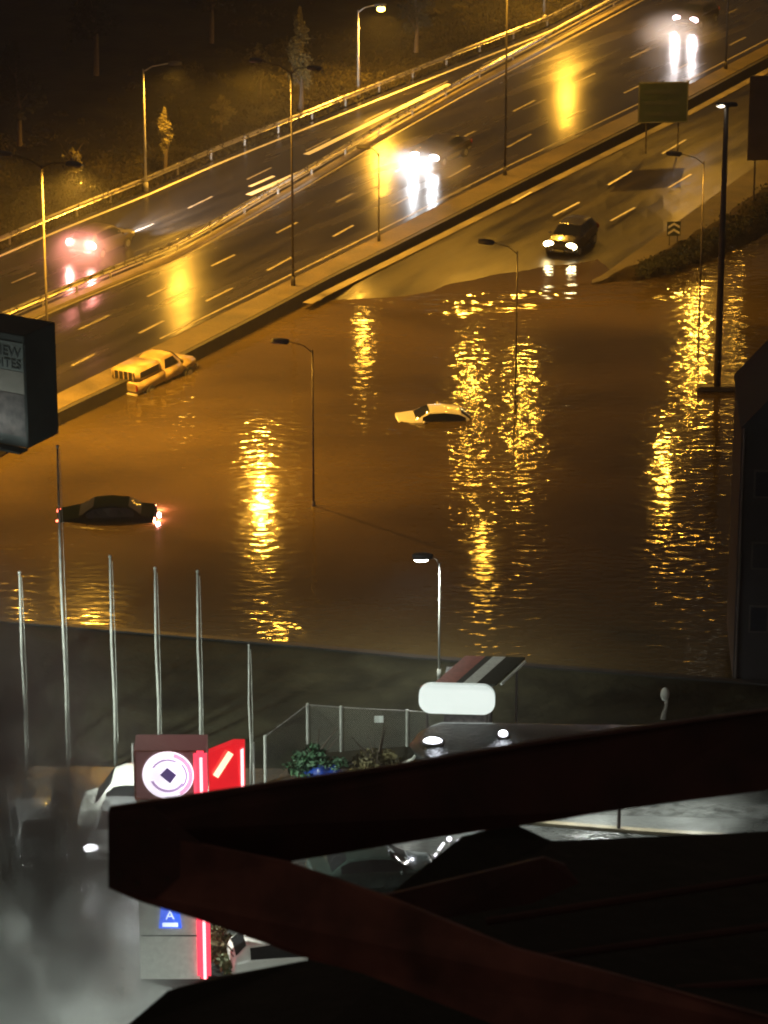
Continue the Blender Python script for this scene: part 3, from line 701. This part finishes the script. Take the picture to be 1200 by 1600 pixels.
# ------------------------------------------------------------------ station side
# fence of pale posts and wire net
fence = [((415, 1228), 1149), ((481, 1178), 1099), ((533, 1174), 1103), ((636, 1166), 1109), ((700, 1164), 1112)]
b0 = P(*fence[0][0], .45); root = tag(empty('wire_fence', b0), 'see-through wire fence on pale posts beside the green bush', 'fence')
pp = []
for (bp_, ty) in fence:
    p = P(*bp_, .45); z = top_z(p, ty); pp.append((p, z))
    MB().tube([(0, 0, 0), (0, 0, z-.45)], .055, 8).build('post', 'pole_pale', root, loc=p-b0)
nf = MB(); uvl = nf.bm.loops.layers.uv.new('UVMap'); dist = 0; top = MB()
for (p, z), (q, zz) in zip(pp, pp[1:]):
    L = (q-p).length; f = nf.bm.faces.new([nf.bm.verts.new(v-b0) for v in (p, q, Vector((q.x, q.y, zz-.05)), Vector((p.x, p.y, z-.05)))])
    for lp, uv in zip(f.loops, ((dist, 0), (dist+L, 0), (dist+L, zz-.5), (dist, z-.5))): lp[uvl].uv = uv
    dist += L; top.tube([Vector((p.x, p.y, z-.05))-b0, Vector((q.x, q.y, zz-.05))-b0], .018, 6)
nf.build('netting', 'wire_net', root); top.build('top_rail', 'pole_grey', root)
MB().box(Vector((0, 0, 0)), (.34, .04, .26), 0, .01).build('plate', 'sign_white', root, loc=P(592, 1168, .45)-b0+Vector((0, -.06, 1.15)))
# short fence posts near the sign
for i, (x, yb, yt) in enumerate([(208, 1200, 1162), (397, 1228, 1160)]):
    b0 = P(x, yb, .4); tag(MB().tube([(0, 0, 0), (0, 0, top_z(b0, yt)-.4)], .04, 8).build('fence_post', 'pole_grey', loc=b0), 'thin grey post just left of the round logo sign' if i == 0 else 'thin grey post just right of the red lit sign', 'post')
# kiosk with rounded white sign and striped roof
b0 = P(713, 1195, .45); root = tag(empty('kiosk', b0, R(-4)), 'small kiosk with rounded white sign front and striped awning roof', 'kiosk')
sc_ = F/(b0-Vector((0, 0, CH))).length; zA, zB = top_z(b0, 1070)-.45, top_z(b0, 1116)-.45; w = 118/sc_; r_ = (zA-zB)/2*.8
s = MB(); out = []
for cxx, czz, a0 in ((w/2-r_, zA-r_, 0), (-w/2+r_, zA-r_, 90), (-w/2+r_, zB+r_, 180), (w/2-r_, zB+r_, 270)):
    for k in range(9): a = R(a0+k*90/8); out.append((cxx+r_*math.cos(a), 0, czz+r_*math.sin(a)))
s.slab(out, (0, .18, 0)); s.build('sign_panel', 'sign_lit', root)
ra, rb = P(695, 1075, 0), 0
D = 2.4; sh = 1.0
mats = ['stripe_red', 'stripe_dark', 'stripe_white', 'stripe_dark', 'kiosk_side']; wid = [.34, .12, .22, .32]
x = -w/2+.55; tot = w-.55
for m_, f_ in zip(mats, wid):
    ww = tot*f_; zz = zA-.03
    MB().slab([(x, .2, zz), (x+ww-.01, .2, zz), (x+ww-.01+sh, .2+D, zz+.10), (x+sh, .2+D, zz+.10)], (0, 0, -.06)).build('roof_stripe', m_, root); x += ww
MB().box((.35, 1.5, (zA-.3)/2), (w*.62, 1.9, zA-.3), 0, .03).build('cabin', 'kiosk_side', root)
MB().tube([(w/2+.2, .4, zA-.1), (w/2+1.0, 2.3, zA+.02)], .05, 6).build('awning_bar', 'stripe_white', root)
for sx, sy in ((-w/2+.3, .1), (w/2-.3, .1), (w/2+.7, 2.3)): MB().tube([(sx, sy, 0), (sx, sy, zA-.12)], .05, 8).build('post', 'pole_dark', root)
# wet dark canopy roof
b0 = P(930, 1275, .4); root = tag(empty('canopy', b0, R(-2)), 'black wet canopy roof with glinting rain drops behind the upper steel beam', 'canopy')
sc_ = F/(b0-Vector((0, 0, CH))).length; zc = 2.6
l_, r0 = -(930-640)/sc_, (1290-930)/sc_
prof = [(1.7, 0), (1.65, .18), (1.4, .24), (0, .20), (-1.4, .14), (-1.65, .06), (-1.7, -.25)]
s = MB(); g = []
for i in range(41):
    u_ = i/40; x = l_+(r0-l_)*u_; e = min(1, (u_*14)**.5) if u_ < 1/14 else 1
    g.append([s.bm.verts.new((x, y*e, zc+(z*e))) for y, z in prof])
for a, b_ in zip(g, g[1:]):
    for k in range(len(prof)-1): s.bm.faces.new((a[k], a[k+1], b_[k+1], b_[k]))
    s.bm.faces.new((a[0], b_[0], b_[-1], a[-1]))
s.build('roof', 'wet_black', root, True)
MB().box(((l_+r0)/2+.3, -1.72, zc-.2), (r0-l_-1.0, .05, .10)).build('gutter', 'gutter', root)
for x in (l_+1.2, (l_+r0)/2, r0-.8):
    for y in (-1.2, 1.2): MB().tube([(x, y, 0), (x, y, zc-.1)], .07, 8).build('post', 'pole_dark', root)
for x in (l_+2.5, l_+6.5, l_+10):  # hidden lamps added under the roof for glints on the wet paving
    MB().box((x, 0, zc-.28), (.9, .3, .08), 0, .02).build('added_light_box', 'white_lens', root)
    spot('added_light', (x, 0, zc-.4), 420, (.92, 1, .92), .2, root, 160)
def roof_glint(px, py, w, label):  # glowing lump and small light added in place of a wet reflection
    q = P(px, py, .4+zc+.2); o = tag(empty('glint_glow', q), label, 'lamp', 'glowing glints added on the canopy roof')
    MB().box((0, 0, .05), (w, .3, .12), 0, .03).build('base', 'pole_dark', o)
    MB().ell((0, -.03, .15), (w*.45, .16, .12), 12).build('lens', 'glint_lens', o, True)
    point('lamp_light', (0, -.1, .42), 18, (.85, .9, 1), .08, o)
roof_glint(676, 1163, .75, 'larger bluish white glow added as a wet glint on the left end of the black canopy')
roof_glint(786, 1152, .38, 'small white glow added as a wet glint on the black canopy right of the kiosk')
# curved pale pipe left of the canopy
pts = [P(612, 1200, .42), P(645, 1186, .9), P(656, 1170, 1.4), P(664, 1152, 1.9)]
tag(MB().tube([Vector(p)-pts[0] for p in pts], .05, 8).build('bent_rail', 'pole_pale', loc=pts[0]), 'bent pale handrail at the left end of the black canopy', 'handrail')
# white marker post
b0 = P(1037, 1127, .5); root = tag(empty('marker_post', b0), 'short white post with a rounded head on the dark verge at right', 'post')
H = top_z(b0, 1074)-.5
MB().tube([(-.02, 0, 0), (0, 0, .3), (.08, 0, H*.45), (.06, 0, H*.7)], [.12, .09, .06, .09], 10).build('stem', 'pole_pale', root, True)
MB().ell((.02, 0, H-.28), (.17, .13, .28), 12).build('head', 'pole_pale', root, True)
# blue tarpaulin heap and bush
b0 = P(506, 1222, .4)
s = MB(); b_ = bmesh.new(); bmesh.ops.create_icosphere(b_, subdivisions=4, radius=1)
for v in b_.verts:
    v.co = Vector((v.co.x*.80, v.co.y*.6, max(-.02, v.co.z*.62)))*(1+.22*mnoise.noise(v.co*2.2)+.08*mnoise.noise(v.co*6))
s._add(b_, Matrix.Identity(4)); root = tag(empty('tarpaulin', b0), 'crumpled blue tarpaulin heap with a white hem in front of the fence', 'tarpaulin')
s.build('sheet', 'blue_tarp', root, True)
MB().tube([(-.85+i*.17, -.62+.12*math.sin(i*1.7)+.25*abs(i-5)/5, .07+.05*math.sin(i*2.3)) for i in range(11)], .045, 6).build('hem', 'stripe_white', root, True)
tree(492, 1212, .4, 1.1, 1.2, 'low green bush between the wire fence and the blue tarpaulin', 'leaf_green', None, 14, 90, 'bush', 'bush', .05)
tree(590, 1205, .4, .7, 1.3, 'flat olive bush behind the wire fence left of the canopy', 'leaf_olive', None, 10, 90, 'bush', 'bush', .05)
tree(385, 1530, .4, 1.0, 1.1, 'green hedge bush right of the lower red light tube', 'leaf', None, 14, 110, 'bush', 'bush', .05)
tree(345, 1500, .4, 1.3, .9, 'olive hedge bush behind the lower red light tube', 'leaf_olive', None, 14, 110, 'bush', 'bush', .05)

# totem sign
b0 = P(268, 1532, .4); th = R(-24); root = tag(empty('totem_sign', b0, 0), 'tall station totem with round white logo and red light tube', 'sign')
sc_ = F/(b0-Vector((0, 0, CH))).length*1.0
zt = top_z(b0, 1172)-.4; zs = top_z(b0, 1250)-.4
k_ = 1.025
xl, xr = (220-268)/sc_, (312-268)/sc_
fw = xr-xl; 
MB().box(((xl+xr)/2+.15, .6, (zt+zs)/2), (fw+.35, 1.2, zt-zs)).build('sign_box', 'totem_box', root)
fr = MB()
for z in (zs+.03, zt-.03): fr.box(((xl+xr)/2+.15, -.02, z), (fw+.3, .04, .06))
fr.box((xl+.0, -.02, (zt+zs)/2), (.07, .04, zt-zs-.13)); fr.build('frame', 'stripe_red', root)
cxl, czl, RL = (270-268)/sc_, (zt+zs)/2+.02, (zt-zs)*.47
def disc(nm, r, y, m, par, x=cxl, z=czl, seg=40, th_=.03, wob=0):
    return MB().slab([(x+r*math.cos(2*math.pi*i/seg)*(1+wob*math.sin(i*.9)), y, z+r*math.sin(2*math.pi*i/seg)*(1+wob*math.sin(i*.9))) for i in range(seg)], (0, -th_, 0)).build(nm, m, par)
lg = disc('logo', RL, -.03, 'logo_white', root)
def arc(nm, r0, r1, a0, a1, y, m):
    n = 16; o = [(cxl+r0*math.cos(R(a0+(a1-a0)*i/n)), y, czl+r0*math.sin(R(a0+(a1-a0)*i/n))) for i in range(n+1)]+[(cxl+r1*math.cos(R(a1-(a1-a0)*i/n)), y, czl+r1*math.sin(R(a1-(a1-a0)*i/n))) for i in range(n+1)]
    MB().slab(o, (0, -.012, 0)).build(nm, m, lg)
arc('ring_arc', RL*.60, RL*.72, 200, 330, -.075, 'logo_mauve'); arc('ring_arc', RL*.62, RL*.70, 60, 150, -.075, 'logo_mauve'); arc('ring_arc', RL*.80, RL*.97, -60, 75, -.075, 'logo_pink')
arc('ring_arc', RL*.68, RL*.76, -40, 40, -.09, 'logo_mauve')
q = RL*.33; MB().slab([(cxl-q*.95, -.075, czl+.02), (cxl+.06, -.075, czl-q), (cxl+q, -.075, czl+.02), (cxl-.02, -.075, czl+q)], (0, -.02, 0)).build('logo_diamond', 'logo_purple', lg)
# red tube up the corner
xt = (319-268)/sc_
MB().box((xt, -.02, (zt+.05)/2+.02), (.42, .28, zt-.1), 0, .10).build('light_tube', 'neon_red', root, True)
MB().tube([(xt+.03, -.17, .15), (xt+.03, -.17, zt-.18)], .045, 8).build('tube_core', 'neon_core', root, True)
# red side panel
x2, x3 = (331-268)/sc_, (385-268)/sc_
MB().slab([(x2, .0, zs+.0), (x3, .55, zs+.12), (x3, .55, zt-.03), (x3-.35, .45, zt+.02), (x2, .0, zt-.12)], (0, .35, 0)).build('red_panel', 'red_panel', root)
MB().slab([(x3-.12, .48, zs+.15), (x3-.03, .50, zs+.15), (x3-.03, .50, zt-.15), (x3-.12, .48, zt-.2)], (0, -.03, 0)).build('panel_edge', 'neon_core', root)
MB().tube([(x2+.22, .02, (zt+zs)/2-.05), (x3-.42, .28, zt-.22)], .10, 10).build('slanted_light', 'neon_flash', root, True)
MB().tube([(x2+.05, -.03, zs+.06), (x3-.05, .45, zs+.20)], .045, 8).build('bottom_light', 'neon_core', root, True)
# lower white panel with blue badge
zl2 = top_z(b0, 1412)-.4
MB().box(((xl+xr)/2, .3, zs/2), (fw, .5, zs-.04)).build('pylon_panel', 'totem_white', root)
zb_ = top_z(b0, 1436)-.4; bx = (268-268)/sc_
bd = MB().slab([(bx-.36, 0, zb_-.33), (bx+.36, 0, zb_-.33), (bx+.28, 0, zb_+.42), (bx-.28, 0, zb_+.42)], (0, -.03, 0)).build('badge', 'neon_blue', root); bd.location.y = .03
MB().box((bx, -.02, zb_-.20), (.52, .04, .17), 0, .015).build('badge_bar', 'neon_pale', bd)
text_mesh('badge_letter', 'A', .42, 'neon_pale', bd, Matrix.Translation((bx, -.045, zb_+.13)) @ Matrix.Rotation(math.pi/2, 4, 'X'))
MB().box(((xl+xr)/2, .04, top_z(b0, 1463)-.4), (fw-.1, .02, .035)).build('panel_seam', 'board_side', root)

# vans and parked cars by the totem
car('VAN', at(238, 1292, .4), math.pi-.03, 'white van nosing out from behind the round logo sign, dark side window showing', 'white_car', name='van', cat='van')
car('HATCH', at(190, 1322, .4), R(-98), 'silver car in the mist with a bright headlight beside the beam tip', 'silver_car', 'head_lens', headpow=50, beamcol=(.95, .95, 1), lscale=1.7)
car('SEDAN', at(60, 1330, .4), R(-80), 'parked pale car almost lost in the mist at the left photo edge', 'silver_car')
car('SEDAN', at(585, 1388, .4), R(10), 'black wet car seen in the gap between the two red beams', 'black_paint')
car('HATCH', at(455, 1522, .4), R(10), 'white and red car below the lower beam beside the hedge', 'white_car')
# lit strips on the wet ground at right: kerb and drain
tag(wall_along([(780, 1278), (1000, 1296), (1500, 1325)], 790, 1500, .25, .35, .52, 'kerb', 'gutter', 12), kind='structure')
tag(ribbon('paving', frange(780, 1500, 12), [(780, 1283), (1000, 1301), (1500, 1331)], [(780, 1320), (1000, 1345), (1500, 1365)], .41, .41, 'wet_paving'), kind='structure')
tag(ribbon('paving', frange(900, 1500, 12), [(900, 1250), (1500, 1262)], [(900, 1272), (1500, 1288)], .41, .41, 'wet_paving'), kind='structure')
# light strip on a slanted rail beside the black car
q0, q1 = P(636, 1402, .5), P(694, 1318, .9)
root = tag(empty('lit_handrail', q0), 'slanted rail with a broken strip of white light beside the black wet car', 'handrail')
MB().tube([(0, 0, 0), q1-q0], .06, 8).build('rail', 'pole_pale', root, True)
for a, b_ in ((.05, .16), (.22, .42), (.5, .78), (.85, .98)): MB().tube([(q1-q0)*a+Vector((0, -.03, .06)), (q1-q0)*b_+Vector((0, -.03, .06))], .05, 8).build('light_strip', 'strip_lens', root, True)
for u_ in (.1, .9): MB().tube([(q1-q0)*u_, (q1-q0)*u_-Vector((0, 0, .5*u_+.15))], .035, 6).build('post', 'pole_grey', root)
for px, py, lab in ((702, 1313, 'left of two tiny white lights just under the upper beam'), (717, 1317, 'right of two tiny white lights just under the upper beam')):
    q = P(px, py, 1.3); o = tag(empty('marker_light', q), lab, 'lamp', 'tiny white marker lights'); MB().tube([(0, 0, -.9), (0, 0, 0)], .03, 6).build('stem', 'pole_grey', o); MB().ell((0, 0, .05), (.10, .10, .09), 10).build('lens', 'strip_lens', o, True)
# unseen lamps added to light the mist and the station side
def unseen_lamp(px, py, H, label, power):
    b0 = P(px, py, .4); root = tag(empty('unseen_lamp', b0), label, 'lamp', 'unseen white lamps added for the station side')
    MB().tube([(0, 0, 0), (0, 0, H)], [.09, .06], 10).build('pole', 'pole_grey', root, True)
    h = MB().box((0, 0, H+.08), (.8, .8, .14), 0, .03).build('lamp_head', 'lamp_housing', root)
    MB().box((0, 0, H-.015), (.6, .6, .04), 0, .01).build('lens', 'white_lens', h)
    spot('lamp_light', (0, 0, H-.15), power, (.90, 1, .90), .3, root, 165)
unseen_lamp(-260, 1400, 12, 'unseen tall white lamp placed at left to light the mist', 30000)
unseen_lamp(380, 2050, 8, 'unseen white lamp added in front to light the totem and vans', 8000)

# ------------------------------------------------------------------ near steel roof frame
root = tag(empty('steel_roof_frame', PD(700, 1400, 40)), 'dark red steel beams meeting in a blunt tip, close to the camera', 'steel frame')
def beam(nm, pts, dep, th, m):          # pts: pixel outline with depth per vertex
    o = root.location; A_ = [PD(x, y, d)-o for (x, y), d in zip(pts, dep)]
    back = Vector((0, .9, -.35))*th
    return MB().slab(A_, back).build(nm, m, root)
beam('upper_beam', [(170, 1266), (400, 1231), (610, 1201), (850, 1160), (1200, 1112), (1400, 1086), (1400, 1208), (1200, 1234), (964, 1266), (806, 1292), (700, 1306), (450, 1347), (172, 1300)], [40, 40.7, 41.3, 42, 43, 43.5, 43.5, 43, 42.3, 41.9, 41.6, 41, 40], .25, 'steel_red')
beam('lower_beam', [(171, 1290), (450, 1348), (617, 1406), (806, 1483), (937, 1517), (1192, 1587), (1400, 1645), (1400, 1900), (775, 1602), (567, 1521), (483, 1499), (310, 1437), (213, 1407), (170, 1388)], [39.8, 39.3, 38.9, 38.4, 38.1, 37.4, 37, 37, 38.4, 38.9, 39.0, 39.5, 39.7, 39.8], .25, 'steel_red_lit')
beam('cross_beam', [(590, 1402), (850, 1340), (884, 1352), (905, 1380), (830, 1412), (690, 1436)], [41.8, 42, 42.1, 42.1, 42, 41.8], .25, 'steel_red')
beam('joint_plate', [(169, 1270), (240, 1262), (330, 1330), (240, 1405), (169, 1386)], [39.6]*5, .05, 'steel_red')
for px, py in ((186, 1290), (186, 1366), (215, 1284), (215, 1378), (262, 1296), (262, 1372)):
    q = PD(px, py, 39.5)-root.location; MB().tube([q, q+Vector((0, -.05, .01))], .022, 6).build('bolt', 'pole_dim', root)
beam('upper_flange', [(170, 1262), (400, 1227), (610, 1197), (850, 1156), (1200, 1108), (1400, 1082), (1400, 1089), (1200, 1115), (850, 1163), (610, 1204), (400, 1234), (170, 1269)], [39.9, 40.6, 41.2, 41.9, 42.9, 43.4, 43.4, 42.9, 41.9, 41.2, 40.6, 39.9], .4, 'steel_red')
# dark roof below the frame
c0 = PD(900, 1500, 43); 
root = tag(empty('dark_roof', c0), 'unlit mossy roof filling the lower right below the steel beams', 'roof')
pl = [(610, 1412), (640, 1398), (722, 1306), (806, 1288), (862, 1314), (919, 1327), (1050, 1331), (1200, 1317), (1500, 1285), (1500, 2000), (800, 2000), (330, 1750), (0, 1720), (-100, 1700), (190, 1610), (262, 1548), (330, 1528), (480, 1500)]
dp = [44, 44, 44.6, 45, 45.3, 45.6, 46, 46.4, 47, 36, 36, 38.5, 39, 40, 41, 41.5, 42, 42.5]
s = MB(); s.slab([PD(x, y, d+1.5)-c0 for (x, y), d in zip(pl, dp)], (0, .3, -.5)); s.build('covering', 'roof_dark', root)
for x0, y0, x1, y1 in ((760, 1440, 1400, 1340), (820, 1500, 1400, 1420), (860, 1560, 1400, 1520)):
    MB().tube([PD(x0, y0, 43.5)-c0, PD(x1, y1, 44)-c0], .05, 6).build('batten', 'steel_red', root)

# ------------------------------------------------------------------ mist over the station
m = bpy.data.materials.new('mist'); m.use_nodes = True; M['mist'] = m; t = m.node_tree
for n in list(t.nodes): t.nodes.remove(n)
out = t.nodes.new('ShaderNodeOutputMaterial'); pv = t.nodes.new('ShaderNodeVolumePrincipled'); t.links.new(pv.outputs[0], out.inputs['Volume'])
pv.inputs['Color'].default_value = (.85, .87, .86, 1); pv.inputs['Anisotropy'].default_value = .1
tc = t.nodes.new('ShaderNodeTexCoord'); n1 = t.nodes.new('ShaderNodeTexNoise'); n1.inputs['Scale'].default_value = 4.2; n1.inputs['Detail'].default_value = 6; n1.inputs['Distortion'].default_value = .6
t.links.new(tc.outputs['Object'], n1.inputs['Vector'])
ln = t.nodes.new('ShaderNodeVectorMath'); ln.operation = 'LENGTH'; t.links.new(tc.outputs['Object'], ln.inputs[0])
fall = t.nodes.new('ShaderNodeMapRange'); fall.interpolation_type = 'SMOOTHSTEP'; fall.inputs[1].default_value = .25; fall.inputs[2].default_value = 1.0; fall.inputs[3].default_value = 1; fall.inputs[4].default_value = 0
t.links.new(ln.outputs['Value'], fall.inputs[0])
nr = t.nodes.new('ShaderNodeMapRange'); nr.inputs[1].default_value = .42; nr.inputs[2].default_value = .64; t.links.new(n1.outputs[0], nr.inputs[0])
dn = mth(t, 'MULTIPLY', mth(t, 'MULTIPLY', nr.outputs[0], fall.outputs[0]), 1.6); t.links.new(dn, pv.inputs['Density'])
s = MB(); s.ell((0, 0, 0), (1, 1, 1), 24); mo = s.build('mist', 'mist', loc=PD(-60, 1380, 102)); mo.scale = (6.8, 5, 8)
mo.scale = (7.2, 6, 11)
tag(mo, 'grey drifting mist over the station at lower left', 'mist', kind='stuff')

# spray volumes added round the car lights to give them halos
m = bpy.data.materials.new('spray'); m.use_nodes = True; M['spray'] = m; t = m.node_tree
for n in list(t.nodes): t.nodes.remove(n)
out = t.nodes.new('ShaderNodeOutputMaterial'); pv = t.nodes.new('ShaderNodeVolumePrincipled'); t.links.new(pv.outputs[0], out.inputs['Volume'])
pv.inputs['Color'].default_value = (.9, .9, .9, 1); pv.inputs['Anisotropy'].default_value = .2
tc = t.nodes.new('ShaderNodeTexCoord'); ln = t.nodes.new('ShaderNodeVectorMath'); ln.operation = 'LENGTH'; t.links.new(tc.outputs['Object'], ln.inputs[0])
f_ = t.nodes.new('ShaderNodeMapRange'); f_.interpolation_type = 'SMOOTHSTEP'; f_.inputs[1].default_value = 0; f_.inputs[2].default_value = 1.0; f_.inputs[3].default_value = 1; f_.inputs[4].default_value = 0
t.links.new(ln.outputs['Value'], f_.inputs[0])
t.links.new(mth(t, 'MULTIPLY', f_.outputs[0], .20), pv.inputs['Density'])
for (px, py, z, sc3, lab) in ((664, 262, 1.2, (3.6, 3.2, 2.0), 'pale spray added as a halo round the dazzling white headlights, middle of the photo'), (1062, 55, 1.2, (3.6, 3.2, 2.0), 'pale spray and added halo round the headlights at top right'), (132, 398, 1.2, (2.8, 2.6, 1.8), 'spray added as a pinkish halo behind the car above the billboard')):
    s = MB(); s.ell((0, 0, 0), (1, 1, 1), 20); o = s.build('spray', 'spray', loc=P(px, py, z)); o.scale = sc3; tag(o, lab, 'spray', kind='stuff')

# thin wet air over the whole place
m = bpy.data.materials.new('haze'); m.use_nodes = True; M['haze'] = m; t = m.node_tree
for n in list(t.nodes): t.nodes.remove(n)
out = t.nodes.new('ShaderNodeOutputMaterial'); pv = t.nodes.new('ShaderNodeVolumePrincipled'); t.links.new(pv.outputs[0], out.inputs['Volume'])
pv.inputs['Color'].default_value = (.9, .9, .9, 1); pv.inputs['Density'].default_value = .0006; pv.inputs['Anisotropy'].default_value = .3
s = MB(); s.box((0, 900, 28), (2600, 2200, 58)); tag(s.build('haze', 'haze'), 'thin wet night air over the flooded road', 'haze', kind='stuff')
